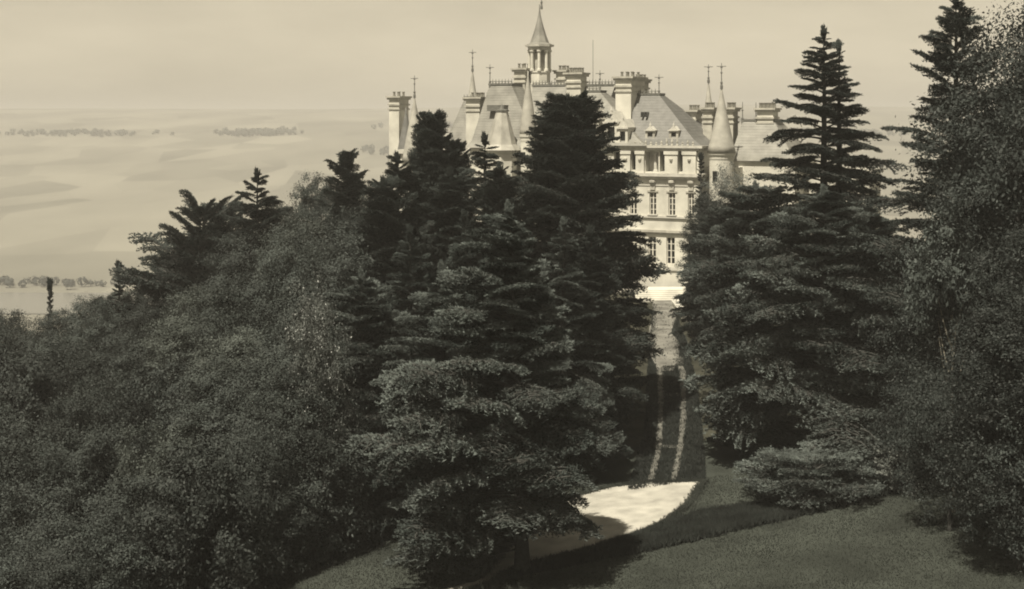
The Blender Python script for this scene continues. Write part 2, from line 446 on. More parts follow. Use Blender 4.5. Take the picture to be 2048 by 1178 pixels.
def cone_turret(px, hwpx, pya, pye, b, pyf=None, material='slate_turret', wallmat='stone', flare=1.18, nseg=20, bell=.55, windows=True):
    """round turret: drum to the ground, corbelled eave, tall bell-cast cone, finial"""
    a = la(px, b); r = hwpx/pxm(a, b)
    za, ze = lz(pya, a, b), lz(pye, a, b); H = za-ze
    mb = MB()
    mb.lathe(a, b, [(r*.86, -1.5), (r*.86, ze-1.0), (r*.90, ze-.8), (r*.90, ze-.55), (r*1.0, ze-.35), (r*1.02, ze-.02)], nseg)
    t = mb.build('turret', M[wallmat], CH, smooth=False)
    prof = []
    for k in range(13):
        u = k/12
        rr = (1-u)*(1 - bell*.35*math.sin(math.pi*u)) if bell else (1-u)
        rr *= (flare if u == 0 else 1.0)
        prof.append((max(r*rr, .05), ze + H*(u if u > 0 else -.02)))
    rb = MB(); rb.lathe(a, b, prof, nseg); rf = rb.build('turret_roof', M[material], t, smooth=True)
    # slate courses: thin raised rings
    sm = MB()
    for k in range(0):
        u = k/9.5; rr = r*(1-u)*(1 - bell*.35*math.sin(math.pi*u))
        z = ze + H*u
        sm.lathe(a, b, [(rr*1.0+.035, z-.05), (rr*1.0+.03, z+.02)], nseg)
    if windows:
        for k, dz in enumerate((2.2, 5.6)):
            an = -math.pi/2 - .25
            wb = MB(); x, y = a + r*.86*math.cos(an), b + r*.86*math.sin(an)
            wb.box(x-.28, x+.28, y-.06, y+.3, ze-dz-1.2, ze-dz)
            wb.build('turret_window', M['glass'], t)
    if pyf is not None:
        f = finial(px, pyf, pya+1, b, t)
    return t

def hip_roof(pa, pb_, pye, ta, tb, pyt, b0, b1, material='slate', tb0=None, tb1=None, eave=.35, crest=True, name='roof'):
    """steep hipped roof; pa,pb_ eave px at b0; ta,tb top px; b0..b1 depth"""
    a0, a1 = la(pa, b0), la(pb_, b0); bm = (b0+b1)/2
    tb0 = bm-.9 if tb0 is None else tb0; tb1 = bm+.9 if tb1 is None else tb1
    c0, c1 = la(ta, tb0), la(tb, tb0)
    z0, z1 = lz(pye, (a0+a1)/2, b0), lz(pyt, (c0+c1)/2, tb0)
    mb = MB()
    # slightly bell-cast: two frusta
    u = .14; e = eave
    m0 = (a0+(c0-a0)*u, a1+(c1-a1)*u, b0+(tb0-b0)*u, b1+(tb1-b1)*u)
    mb.frustum((a0-e, a1+e, b0-e, b1+e), z0, m0, z0+(z1-z0)*.12)
    mb.frustum(m0, z0+(z1-z0)*.12, (c0, c1, tb0, tb1), z1)
    rf = mb.build(name, M[material], CH)
    # raised slate courses on the front slope and hips in lead
    sm = MB(); n = int((z1-z0)/.32)
    for k in range(1, n):
        t = k/n
        if t < .14: continue
        q = (t-.12)/.88
        x0 = m0[0]+(c0-m0[0])*q; x1 = m0[1]+(c1-m0[1])*q; y = m0[2]+(tb0-m0[2])*q; z = z0+(z1-z0)*t
        y2 = m0[3]+(tb1-m0[3])*q
        sm.box(x0-.008, x1+.008, y-.012, y+.25, z-.03, z+.01)
        sm.box(x1-.2, x1+.012, y+.26, y2, z-.03, z+.01); sm.box(x0-.012, x0+.2, y+.26, y2, z-.03, z+.01)
    sm.build('slate_course', M[material], rf)
    lead = MB()
    lead.box(c0-.12, c1+.12, tb0-.12, tb1+.12, z1-.02, z1+.22)
    lead.build('ridge_lead', M['lead'], rf)
    if crest:
        cb = MB(); n = max(4, int((c1-c0)/.42))
        for k in range(n+1):
            x = c0 + (c1-c0)*k/n
            cb.add([(x-.09, tb0, z1+.22), (x+.09, tb0, z1+.22), (x+.09, tb0+.06, z1+.22), (x-.09, tb0+.06, z1+.22), (x, tb0+.03, z1+.85)],
                   [(0,1,4), (1,2,4), (2,3,4), (3,0,4)])
        cb.box(c0, c1, tb0+.01, tb0+.05, z1+.42, z1+.5)
        cb.build('ridge_cresting', M['lead'], rf)
    return rf, (a0, a1, z0, z1)

def dormer(px, hw, pyt, pyb, b, back, matl='stone', pediment=True):
    """stone lucarne standing on the eave: cheeks, dark window, moulded pediment"""
    a = la(px, b); w = hw/pxm(a, b); z0, z1 = lz(pyb, a, b), lz(pyt, a, b); h = z1-z0
    zt = z0 + h*(.62 if pediment else .9)
    mb = MB()
    mb.box(a-w, a-w*.52, b, b+back, z0, zt); mb.box(a+w*.52, a+w, b, b+back, z0, zt)
    mb.box(a-w*.52, a+w*.52, b, b+back, z0, z0+h*.1); mb.box(a-w*.52, a+w*.52, b, b+back, zt-h*.1, zt)
    dm = mb.build('dormer', M[matl], CH)
    g = MB(); g.box(a-w*.52, a+w*.52, b+.3, b+.36, z0+h*.1, zt-h*.1); pn = g.build('dormer_window', M['glass'], dm)
    t = MB()
    t.box(a-w*1.18, a+w*1.18, b-.18, b+back, zt+.002, zt+h*.06)
    if pediment:
        zz = zt+h*.062
        t.add([(a-w*.95,b-.05,zz),(a+w*.95,b-.05,zz),(a,b-.05,z1),(a-w*.95,b+back,zz),(a+w*.95,b+back,zz),(a,b+back,z1)],
              [(0,1,2),(5,4,3),(1,4,5,2),(0,2,5,3),(0,3,4,1)])
        t.lathe(a, b+.1, [(.1, z1-.15), (.12, z1+.1), (.05, z1+.3), (.02, z1+.55)], 6)
    t.build('pediment', M['stone_trim'], dm)
    return dm

# --- right pavilion and front block share one front plane (b = 0)
aL, aR = la(1162, 0), la(1398, 0)
zE = lz(297, la(1330, 0), 0); zA = lz(347, la(1330, 0), 0)      # eave, attic floor
W = lambda px: la(px, 0)
Z = lambda py: lz(py, la(1330, 0), 0)
up = []
for (p, q) in ((1299,1312.5), (1337,1350.5), (1376,1388), (1180,1193.5), (1222,1235.5), (1260,1273.5)):
    up.append((W(p), W(q), Z(431), Z(385)))
lo = []
for (p, q) in ((1297,1312), (1333,1349.5), (1374,1388), (1180,1194), (1222,1236), (1260,1274)):
    lo.append((W(p), W(q), Z(528), Z(474)))
at = [(W(1291), W(1317), Z(344), Z(304), 1.3), (W(1319.5), W(1330), Z(343), Z(303), 1.5), (W(1357), W(1366), Z(343), Z(303), 1.5),
      (W(1263), W(1271.5), Z(341), Z(305), .7), (W(1228), W(1240), Z(341), Z(305), .7), (W(1195), W(1207), Z(341), Z(305), .7)]
facade('wall', aL, aR, 0, -1.0, zE, up+lo+at, M['stone'], .42, back=13)
for o in up: window(*o[:4], 0, 3)
for o in lo: window(*o[:4], 0, 3)
for o in at[1:]:
    g = MB(); g.box(o[0], o[1], o[4]-.06, o[4]-.02, o[2], o[3]); g.build('attic_window', M['glass'], CH)
# column in the loggia
cb = MB(); ca = W(1308)
cb.lathe(ca, .55, [(.30, Z(344)), (.30, Z(341)), (.2, Z(340)), (.18, Z(309)), (.3, Z(307)), (.3, Z(304))], 10)
cb.build('column', M['stone_trim'], CH)
tr_ = MB()      # cornices and string courses run the whole front, butted in steps
def course(mb, z0, z1, proj, a0=aL, a1=aR, back=13): mb.box(a0-proj, a1+proj, -proj, back, z0, z1)
m1 = MB(); course(m1, Z(358), Z(353), .28); course(m1, Z(352.9), Z(346.5), .55); m1.build('cornice', M['stone_trim'], CH)
m1 = MB(); course(m1, Z(372), Z(369.5), .08); m1.build('string_course', M['stone_trim'], CH)
m1 = MB(); course(m1, Z(436), Z(432), .22); m1.build('string_course', M['stone_trim'], CH)
m1 = MB(); course(m1, Z(469), Z(465), .16); course(m1, Z(464.9), Z(460), .32); m1.build('cornice', M['stone_weather'], CH)
m1 = MB(); course(m1, Z(540), Z(533), .18); m1.build('string_course', M['stone_trim'], CH)
m1 = MB(); course(m1, -1.2, Z(583), .35); m1.build('plinth', M['stone_weather'], CH)
m1 = MB(); course(m1, Z(301), Z(296), .35); course(m1, Z(295.9), Z(291), .55); m1.build('eave_cornice', M['stone_trim'], CH)
# attic pilasters and carved consoles
for (p, q) in ((1244,1262), (1273,1289.5), (1331,1356.5), (1367,1393)):
    pm = MB(); x0, x1 = W(p), W(q)
    pm.box(x0, x1, -.30, -.002, Z(345.5), Z(309)); pm.box(x0-.1, x1+.1, -.40, -.003, Z(308.9), Z(302))
    pm.box(x0-.06, x1+.06, -.36, -.003, Z(346.4), Z(345.6))
    pm.build('pilaster', M['stone'], CH)
    k = MB(); xm = (x0+x1)/2; k.lathe(xm, -.32, [(.02, Z(322)), (.2, Z(320.5)), (.22, Z(317.5)), (.02, Z(316))], 8); k.build('roundel', M['stone_weather'], CH)
for o in up:      # carved cartouche and keystone over each upper window
    k = MB(); xm = (o[0]+o[1])/2
    k.box(o[0]-.25, o[1]+.25, -.10, -.002, o[3]+.02, o[3]+.22); k.box(xm-.3, xm+.3, -.2, -.003, o[3]+.28, o[3]+.72)
    k.lathe(xm, -.12, [(.05, Z(367)), (.42, Z(365)), (.42, Z(361)), (.05, Z(359.5))], 8)
    k.build('keystone', M['stone_weather'], CH)
    s_ = MB(); s_.box(o[0]-.2, o[1]+.2, -.3, -.002, o[2]-.02, o[2]+.12); s_.build('window_sill', M['stone_trim'], CH)
# parapet ornaments along the eave
random.seed(4)
for p in np.arange(1272, 1398, 10.5):
    k = MB(); x = W(p); h = random.uniform(.05, .6)
    k.lathe(x, -.25, [(.14, Z(291)), (.15, Z(291)+.12), (.06, Z(291)+.2), (.13, Z(291)+.25+h*.4), (.05, Z(291)+.3+h)], 6)
    k.build('parapet_ornament', M['stone_weather'], CH)
hip_roof(1262, 1399, 291, 1266, 1318, 190, .4, 12.5, 'slate')
finial(1318, 150, 189, 5.6)
hip_roof(1160, 1289, 291, 1150, 1200, 184, -.35, 11.5, 'slate_pale', tb0=4.4, tb1=6.2)
finial(1200, 142, 182, 4.6)
for a_ in ((1222, 15, 222, 288, -.2), (1245, 11, 238, 290, -.25), (1185, 14, 215, 285, -.2), (1300, 10, 252, 278, 1.2), (1347, 10, 252, 278, 1.2)):
    dormer(a_[0], a_[1], a_[2], a_[3], a_[4], 3.2, 'stone' if a_[0] < 1290 else 'stone_weather')
for px_ in (1286, 1294):
    k = MB(); x = la(px_, 3.2); z = lz(229, x, 3.2); k.box(x-.12, x+.12, 2.75, 3.6, z-.3, z+.3); k.build('roof_light', M['glass'], CH)
# --- main body behind and to the left
b2 = 4.0
am0, am1 = la(955, b2), la(1163, b2)
zE2 = lz(296, (am0+am1)/2, b2)
ops = []
for p in (972, 1000, 1030, 1060, 1092, 1124, 1148):
    x = la(p, b2)
    for (q, r_) in ((432, 386), (528, 474), (343, 305)): ops.append((x-.42, x+.42, lz(q, x, b2), lz(r_, x, b2)))
facade('wall', am0, am1-.01, b2, -1.0, zE2, ops, M['stone'], .42, back=18)
for o in ops: window(*o[:4], b2, 3)
m1 = MB(); m1.box(am0-.5, am1-.02, b2-.5, 18, zE2-.4, zE2+.35); m1.build('eave_cornice', M['stone_trim'], CH)
m1 = MB(); zc = lz(352, (am0+am1)/2, b2); m1.box(am0-.4, am1-.02, b2-.4, 17.9, zc-.3, zc+.3); m1.build('cornice', M['stone_trim'], CH)
hip_roof(1040, 1185, 292, 1066, 1230, 172, b2+.3, 18.5, 'slate_pale', tb0=9.5, tb1=12.5)
k = MB(); x = la(1186, 11); k.lathe(x, 11, [(.04, lz(176, x, 11)), (.03, lz(80, x, 11))], 6); k.build('lightning_rod', M['lead'], CH)
# corner pavilion of the main body
hip_roof(938, 1078, 296, 979, 1023, 170, b2-1.5, 15.5, 'slate_pale', tb0=6.0, tb1=9.0)
facade('wall', la(940, b2-1.5), la(1046, b2-1.5), b2-1.45, -1.0, zE2+.2, [], M['stone'], .4, back=b2+.5)
finial(980, 130, 170, 6.0); 
k = MB(); x = la(1010, 5.0); k.box(la(984,5.0), la(1018,5.0), 3.6, 7.5, lz(222,x,5.0), lz(210,x,5.0)); k.build('roof_terrace', M['lead'], CH)
# faceted turret with cut-off roof in front of it
x = la(1004, 0.6); r = 33/pxm(x, .6); zt, ze = lz(223, x, .6), lz(300, x, .6)
mb = MB(); mb.lathe(x, .6, [(r*.9, -1.5), (r*.9, ze-.5), (r*1.05, ze-.2), (r*1.05, ze)], 8, math.pi/8); t8 = mb.build('turret', M['stone'], CH)
mb = MB(); mb.lathe(x, .6, [(r*1.15, ze), (r*.88, ze+.7), (r*.36, zt)], 8, math.pi/8); mb.build('turret_roof', M['slate_turret'], t8)
mb = MB(); mb.lathe(x, .6, [(r*.42, zt), (r*.42, zt+.2), (r*.15, zt+.3), (.05, zt+.9)], 8, math.pi/8); mb.build('roof_cap', M['lead'], t8)
# turret with slender cone
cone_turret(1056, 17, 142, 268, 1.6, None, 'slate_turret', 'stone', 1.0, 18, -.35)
# belfry: arcaded lantern with concave spire
xb, bb = la(1079, 11), 11.0
rb = 24/pxm(xb, bb); z0, z1, zs = lz(172, xb, bb), lz(92, xb, bb), lz(12, xb, bb)
bel = MB(); bel.lathe(xb, bb, [(rb*.98, z0-2.5), (rb*.98, z0), (rb*1.0, z0+.3), (rb*.9, z0+.35), (rb*.9, z0+1.7), (rb*.97, z0+1.72), (rb*.97, z0+1.9)], 8, math.pi/8)
belo = bel.build('belfry', M['stone'], CH)
zc0, zc1 = z0+1.9, z1-.55
for k in range(8):
    an = math.pi/8 + k*math.pi/4; p = MB()
    x, y = xb+rb*.84*math.cos(an), bb+rb*.84*math.sin(an)
    p.lathe(x, y, [(.30, zc0), (.30, zc0+.25), (.2, zc0+.3), (.2, zc1-.3), (.32, zc1-.2), (.32, zc1)], 8)
    p.build('belfry_column', M['stone'], belo)
core = MB(); core.lathe(xb, bb, [(rb*.55, zc0), (rb*.55, zc1)], 8, math.pi/8); core.build('belfry_core', M['stone_weather'], belo)
ent = MB(); ent.lathe(xb, bb, [(rb*.97, zc1), (rb*.97, zc1+.4), (rb*1.2, zc1+.45), (rb*1.22, z1+.15), (rb*.9, z1+.2)], 8, math.pi/8); ent.build('belfry_cornice', M['stone_trim'], belo)
sp = MB(); H = zs-z1; pr = [(rb*1.05, z1+.2)] + [(max(rb*.86*(1-u)**1.55, .06), z1+.2+H*u) for u in (.04,.12,.22,.34,.48,.62,.76,.9,1.0)]
sp.lathe(xb, bb, pr, 8, math.pi/8); sp.build('spire', M['slate_pale'], belo)
finial(1083, -40, 14, bb, belo, False)
# chimneys
chimney(1133, 1161, 147, 222, 3.2, 1.9, 3)
chimney(1112, 1130, 142, 190, 12.5, 2.2, 2, 'stone_weather')
chimney(1028, 1050, 138, 185, 9.0, 2.6, 2, 'stone_weather')
chimney(1231, 1262, 155, 232, 3.4, 4.6, 3)
chimney(1266, 1284, 160, 200, 12.6, 2.4, 2, 'stone_weather')
chimney(1373, 1391, 222, 292, 9.0, 2.6, 2)
chimney(932, 959, 196, 290, 7.0, 4.2, 3)
chimney(778, 798, 194, 330, 12.0, 2.6, 2)
chimney(1406, 1424, 217, 310, 6.5, 2.0, 2, 'stone_weather')
chimney(1450, 1466, 217, 300, 7.5, 2.0, 2, 'stone_weather')
chimney(1514, 1546, 218, 255, 8.0, 2.2, 4)
# left end: lower wing, round turrets
bw_ = 8.0
aw0, aw1 = la(796, bw_), la(950, bw_)
zw = lz(308, (aw0+aw1)/2, bw_)
ops = []
for p in (870, 892, 914):
    x = la(p, bw_)
    for (q, r_) in ((432, 386), (528, 474)): ops.append((x-.42, x+.42, lz(q, x, bw_), lz(r_, x, bw_)))
facade('wall', aw0, aw1, bw_, -4.0, zw, ops, M['stone'], .42, back=17)
for o in ops: window(*o[:4], bw_, 3)
m1 = MB(); m1.box(aw0-.4, aw1, bw_-.4, 17.3, zw, zw+.5); m1.build('eave_cornice', M['stone_trim'], CH)
hip_roof(884, 985, 296, 928, 960, 200, bw_+.2, 16.5, 'slate_pale', tb0=11, tb1=13)
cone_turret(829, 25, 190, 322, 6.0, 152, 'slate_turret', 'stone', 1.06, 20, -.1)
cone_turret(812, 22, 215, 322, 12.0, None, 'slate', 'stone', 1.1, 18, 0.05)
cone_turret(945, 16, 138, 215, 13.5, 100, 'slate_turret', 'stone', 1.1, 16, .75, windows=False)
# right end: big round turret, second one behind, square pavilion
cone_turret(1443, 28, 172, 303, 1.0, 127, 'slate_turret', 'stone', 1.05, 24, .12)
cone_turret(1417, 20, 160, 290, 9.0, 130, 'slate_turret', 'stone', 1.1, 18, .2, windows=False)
hip_roof(1458, 1592, 322, 1485, 1548, 242, 5.0, 15.0, 'slate_pale', tb0=8.2, tb1=11.5, crest=False)
ar0, ar1 = la(1466, 5), la(1590, 5); zr = lz(322, (ar0+ar1)/2, 5)
ops = []
for p in (1492, 1518, 1544, 1570):
    x = la(p, 5)
    for (q, r_) in ((432, 386), (528, 474)): ops.append((x-.42, x+.42, lz(q, x, 5), lz(r_, x, 5)))
facade('wall', ar0, ar1, 5.0, -1.0, zr, ops, M['stone'], .42, back=15)
for o in ops: window(*o[:4], 5.0, 3)
finial(1485, 205, 244, 8.2, None, False); finial(1512, 206, 244, 8.2, None, False)
m1 = MB(); m1.box(la(1396,2), la(1470,2), 2.2, 9, -1, lz(335, la(1430,2), 2)); m1.build('link_wall', M['stone'], CH)
a0, a1 = la(1588, 9), la(1740, 9); zr = lz(346, (a0+a1)/2, 9)
m1 = MB(); m1.box(a0, a1, 9, 15, -1, zr); m1.build('low_wing', M['stone'], CH)
m1 = MB(); m1.box(a0-.3, a1+.3, 8.7, 15.3, zr, zr+.45); m1.build('low_wing_cornice', M['stone_trim'], CH)

# terrace steps in front of the house and a sloping parapet beside them
pc = hit(1334, 604)
st = empty('terrace_steps', (pc[0], pc[1], ground(*pc))); tag(st, 'broad pale stone steps at the foot of the chateau front', 'steps')
pc = hit(1334, 604); cx_, cy_ = pc
for k in range(6):
    mb = MB(); y = cy_ + .3 + k*.42
    mb.box(cx_-3.4, cx_+3.4, y, cy_+.3+6*.42+2.4, ground(cx_, cy_)+.02+k*.17-.3, ground(cx_, cy_)+.02+(k+1)*.17)
    mb.build('step', M['stone'], st).location = -st.location
p0, p1 = hit(1350, 616), hit(1376, 644)
pr = empty('stone_parapet', (p1[0], p1[1], ground(*p1))); tag(pr, 'low sloping white stone parapet beside the head of the avenue', 'parapet')
p0, p1 = hit(1350, 616), hit(1376, 644)
dv = (p1-p0); L_ = np.linalg.norm(dv); dv /= L_; nv = np.array([-dv[1], dv[0]])
def prism(mb, w, h0, h1, n0, n1):
    vs_ = []
    for q, hh in ((p0, (h0, n0)), (p1, (h1, n1))):
        g = ground(*q)
        for s_ in (-1, 1):
            for z in hh: vs_.append((q[0]+nv[0]*w*s_, q[1]+nv[1]*w*s_, g+z))
    mb.add(vs_, [(0,1,3,2),(4,6,7,5),(0,4,5,1),(2,3,7,6),(1,5,7,3),(0,2,6,4)])
mb = MB(); prism(mb, .3, -.2, -.2, .7, .45); mb.build('parapet_wall', M['stone'], pr).location = -pr.location
mb = MB(); prism(mb, .42, .701, .451, .86, .61); mb.build('coping', M['stone_trim'], pr).location = -pr.location

# ------------------------------------------------------------------ foliage meshes
def tuft_tris(P, Dv, rs, n=4, ln=.15, wd=.05, spread=.7, upb=.25):
    """needle bundles: n slim triangles at each point P along direction Dv"""
    k = len(P)
    P = np.repeat(P, n, 0); Dv = np.repeat(Dv, n, 0)
    d = Dv + rs.normal(0, spread, (k*n, 3)); d[:, 2] = d[:, 2]*.6 + upb
    d /= np.linalg.norm(d, axis=1)[:, None]+1e-9
    s = np.cross(d, np.array([0, 0, 1.0]) + rs.normal(0, .55, (k*n, 3))); s /= np.linalg.norm(s, axis=1)[:, None]+1e-9
    l = ln*rs.uniform(.7, 1.35, (k*n, 1)); w = wd*rs.uniform(.7, 1.3, (k*n, 1))
    A = P - s*w; B = P + s*w; C = P + d*l
    V = np.stack([A, B, C], 1).reshape(-1, 3)
    return V, np.arange(len(V)).reshape(-1, 3)

def bough_mesh(L, seed, material, width=.42, droop=.10, arch=.06, ln=.15, wd=.05, step=.10, shag=.25, upb=.22, bare=.40):
    rs = np.random.RandomState(seed)
    pts, dirs = [], []
    bark = []
    def axis_pt(t):
        return np.array([L*t, L*.03*math.sin(5*t+seed), L*(arch*math.sin(math.pi*t*.9) - droop*t**2.2)])
    ax = np.array([axis_pt(t) for t in np.linspace(0, 1, 9)])
    bark.append(tube_np(ax, np.linspace(.018*L+.01, .006, 9), 5))
    st0 = .12 if L < 1.5 else (.65*bare if L < 3 else bare)
    s = st0*L; side = 1
    while s < L:
        t = s/L; p = axis_pt(t)
        q0 = (t-st0)/(1-st0); prof = (min(1, (q0+.10)/.34))**.8 * (max(0, 1-q0))**.5
        w = L*width*prof*rs.choice([rs.uniform(.3, .7), rs.uniform(.75, 1.25)], p=[.3, .7]) + .08
        ang = math.radians(rs.uniform(48, 68))*side
        d = np.array([math.cos(ang), math.sin(ang), rs.uniform(-.05, .12)])
        m = max(2, int(w/step))
        q = np.linspace(.1, 1, m)[:, None]
        line = p + d*w*q + np.array([0, 0, -1.0])*(shag*w*.45*q**2.2)
        pts.append(line); dirs.append(np.repeat(d[None], m, 0))
        # second order twigs
        nt = int(w/(step*2.2))
        for j in range(nt):
            u = rs.uniform(.15, .98); pp = p + d*w*u + np.array([0, 0, -shag*w*.45*u**2.2])
            a2 = ang*.25 + rs.choice([-1, 1])*math.radians(rs.uniform(25, 70)); l2 = w*.34*(1.1-u)+.12
            d2 = np.array([math.cos(a2), math.sin(a2), rs.uniform(-.25, .10)])
            mm = max(2, int(l2/step)); qq = np.linspace(.2, 1, mm)[:, None]
            pts.append(pp + d2*l2*qq + np.array([0, 0, -.10])*l2*qq**2); dirs.append(np.repeat(d2[None], mm, 0))
        if w > .7: bark.append(tube_np(np.array([p, p+d*w*.5, p+d*w*.9+np.array([0,0,-shag*w*.3])]), [.008*L, .006*L, .003], 4))
        s += .055*L*rs.uniform(.55, 1.0)*.50; side = -side
    P = np.vstack(pts); Dv = np.vstack(dirs)
    P[:, 2] += rs.normal(0, .016*L**.5, len(P))
    V, T = tuft_tris(P, Dv, rs, 5, ln, wd, .6, upb)
    bv, bf = join_np(bark)
    n = len(V); tri = np.vstack([T, np.stack([bf[:,0], bf[:,1], bf[:,2]], 1)+n, np.stack([bf[:,0], bf[:,2], bf[:,3]], 1)+n])
    me = mesh_np('bough', np.vstack([V, bv]), tri, material)
    me.materials.append(M['bark'])
    mi = np.zeros(len(tri), np.int32); mi[len(T):] = 1
    me.polygons.foreach_set("material_index", mi)
    return me

NAT = [1.1, 2.2, 3.8, 5.6]
BOUGH = {}
for key, (mt, kw) in {
    'cedar': (M['needle'], dict(width=.36, droop=.05, arch=.055, shag=.6, bare=.48)),
    'dark':  (M['needle_dark'], dict(width=.44, droop=.04, arch=.03, shag=.55, bare=.12, upb=.32)),
    'far':   (M['needle_far'], dict(width=.38, droop=.05, arch=.06, shag=.5, bare=.22)),
}.items():
    BOUGH[key] = [[bough_mesh(L, 100*i+7*k+len(key), mt, ln=.10+.010*L, wd=.018+.0032*L, step=.060+.009*L, **kw) for k in range(4)] for i, L in enumerate(NAT)]

def trunk_mesh(H, r0, lean, seed, material, n=9, top=.0):
    rs = np.random.RandomState(seed)
    t = np.linspace(0, 1, 12)
    pts = np.stack([lean*t**1.3 + rs.normal(0, .03, 12)*t, rs.normal(0, .03, 12)*t, -.4 + (H+.4)*t], 1)
    rad = r0*(1-t)**.85 + .02; rad[0] *= 1.35; rad[1] *= 1.05
    v, f = tube_np(pts, rad, n)
    return mesh_np('trunk', v, f, material, smooth=True), (lambda z: np.array([lean*np.clip(z/H, 0, 1)**1.3, 0.0]))

GOLD = math.pi*(3-math.sqrt(5))
def conifer(px, D, top, hw, seed, label, name='cedar', kind='cedar', n=110, zmin=.10, power=.8, p_lo=-6, p_hi=35, lean_px=0, group=None,
            widest=.18, jit=.18, r0=None, bark='bark', cat='tree', wind=0.0, flat=.0, rmin=.05, base=.8, extra=(), asym=0.0):
    rnd = random.Random(seed)
    x = (px-CX)/F*D; g = ground(x, D)
    H = CZ - (top-CY)/F*D - g
    R = hw/F*D
    root = empty(name, (x, D, g), 0)
    tag(root, label, cat, group)
    me, off = trunk_mesh(H, r0 or (.018*H+.06), lean_px/F*D, seed, M[bark])
    link('trunk', me, root)
    for i in range(n):
        t = (i+.5)/n
        z = H*(zmin + (1-zmin)*(t**.92)) + rnd.uniform(-.15, .15)
        u = (z/H-widest)/(1-widest)
        pr = max(0.0, 1-max(0, u))**power if u > 0 else base+(1-base)*(z/H)/widest
        L = max(.45, R*(pr*(1-rmin)+rmin)*rnd.uniform(1-jit*1.6, 1+jit))
        az = i*GOLD + rnd.uniform(-.35, .35)
        L *= 1 - asym*math.cos(az)
        k = min(range(4), key=lambda q: abs(math.log(L/NAT[q])))
        b = bpy.data.objects.new('bough', rnd.choice(BOUGH['far' if kind == 'cedar' and rnd.random() < .35 else kind][k]))
        COL.objects.link(b); b.parent = root
        pit = math.radians(p_lo + (p_hi-p_lo)*(t**1.5) + rnd.uniform(-11, 11))
        o = off(z)
        b.location = (o[0], o[1], z - L*math.sin(pit)*flat)
        Rm = Matrix.Rotation(az, 3, 'Z') @ Matrix.Rotation(-pit, 3, 'Y') @ Matrix.Rotation(math.radians(rnd.uniform(-16, 16)), 3, 'X')
        if wind:
            Rm = Matrix.Rotation(wind*.5*math.cos(az), 3, 'Y') @ Rm
        b.rotation_euler = Rm.to_euler()
        s = L/NAT[k]; b.scale = (s, s*rnd.uniform(.85, 1.2), s)
    for (z, az, L, pit) in extra:      # single low boughs
        k = min(range(4), key=lambda q: abs(math.log(L/NAT[q])))
        b = bpy.data.objects.new('bough', rnd.choice(BOUGH[kind][k])); COL.objects.link(b); b.parent = root
        b.location = (0, 0, z); s = L/NAT[k]; b.scale = (s, s, s)
        b.rotation_euler = (Matrix.Rotation(az, 3, 'Z') @ Matrix.Rotation(-math.radians(pit), 3, 'Y')).to_euler()
    for q in range(3):      # the leader
        b = bpy.data.objects.new('leader_shoot', rnd.choice(BOUGH[kind][0])); COL.objects.link(b); b.parent = root
        o = off(H)
        b.location = (o[0], o[1], H-.7+q*.1)
        b.rotation_euler = (Matrix.Rotation(q*2.1, 3, 'Z') @ Matrix.Rotation(-math.radians(82), 3, 'Y')).to_euler()
        b.scale = (1.0, .45, .6)
    return root

# broadleaf crowns: lobes of leaf clumps, real leaves all through
def crown_mesh(seed, material, R=4.0, H=8.0, lobes=16, clumps=17, leaves=95, ls=.17, columnar=False, loose=0.0):
    rs = np.random.RandomState(seed)
    V = []
    cs = []
    for i in range(lobes):
        z = (i+.5)/lobes
        ang = i*GOLD + rs.uniform(-.4, .4)
        rr = R*(.70*math.sqrt(max(.05, 1-(2*z-1)**2)) if not columnar else .5*(1-z**3)+.05)*rs.uniform(.7, 1.15)
        c = np.array([math.cos(ang)*rr, math.sin(ang)*rr, H*(.12+.76*z) + rs.uniform(-.4, .4)])
        cs.append((c, R*rs.uniform(.30, .60)*(.6 if columnar else 1)))
    for c, r in cs:
        d = rs.normal(0, 1, (clumps, 3)); d[:, 2] = d[:, 2]*.9+.25; d /= np.linalg.norm(d, axis=1)[:, None]
        cc = c + d*r*rs.uniform(.8, 1.12+loose, (clumps, 1))
        for q in range(clumps):
            m = int(leaves*rs.uniform(.6, 1.3))
            off = rs.normal(0, 1, (m, 3))*np.array([.30, .30, .20])*r/1.7*(1+loose)
            p = cc[q] + off
            nrm = d[q]*.8 + rs.normal(0, .6, (m, 3)) + np.array([0, 0, .35]); nrm /= np.linalg.norm(nrm, axis=1)[:, None]
            a = np.cross(nrm, rs.normal(0, 1, (m, 3))); a /= np.linalg.norm(a, axis=1)[:, None]+1e-9
            b = np.cross(nrm, a)
            s = ls*rs.uniform(.6, 1.25, (m, 1))
            # pointed leaf: four corner kite, slightly folded
            V.append(np.stack([p-a*s*.65, p+b*s*.34+nrm*s*.1-a*s*.05, p+a*s*.75, p-b*s*.34+nrm*s*.1-a*s*.05], 1).reshape(-1, 3))
    V = np.vstack(V)
    return mesh_np('crown', V, np.arange(len(V)).reshape(-1, 4), material)

def limbs_mesh(seed, material, R=4.0, H=8.0, bole=3.0):
    rs = np.random.RandomState(seed)
    parts = []
    t = np.linspace(0, 1, 9)
    pts = np.stack([rs.normal(0, .10, 9)*t, rs.normal(0, .10, 9)*t, -.5 + (bole+H*.52+.5)*t], 1)
    rad = .24*(1-t)**.8+.03; rad[0] *= 1.4
    parts.append(tube_np(pts, rad, 8))
    for i in range(9):
        a = i*GOLD; z = bole + H*.42*(i/9.0); p0 = np.array([0, 0, z])
        d = np.array([math.cos(a), math.sin(a), .75]); L = R*rs.uniform(.45, .68)
        q = [p0, p0+d*L*.35, p0+d*L*.65+np.array([0,0,.2]), p0+d*L*.9+np.array([0,0,.5])]
        parts.append(tube_np(np.array(q), [.10, .075, .05, .02], 6))
    v, f = join_np(parts)
    return mesh_np('trunk', v, f, material, smooth=True)

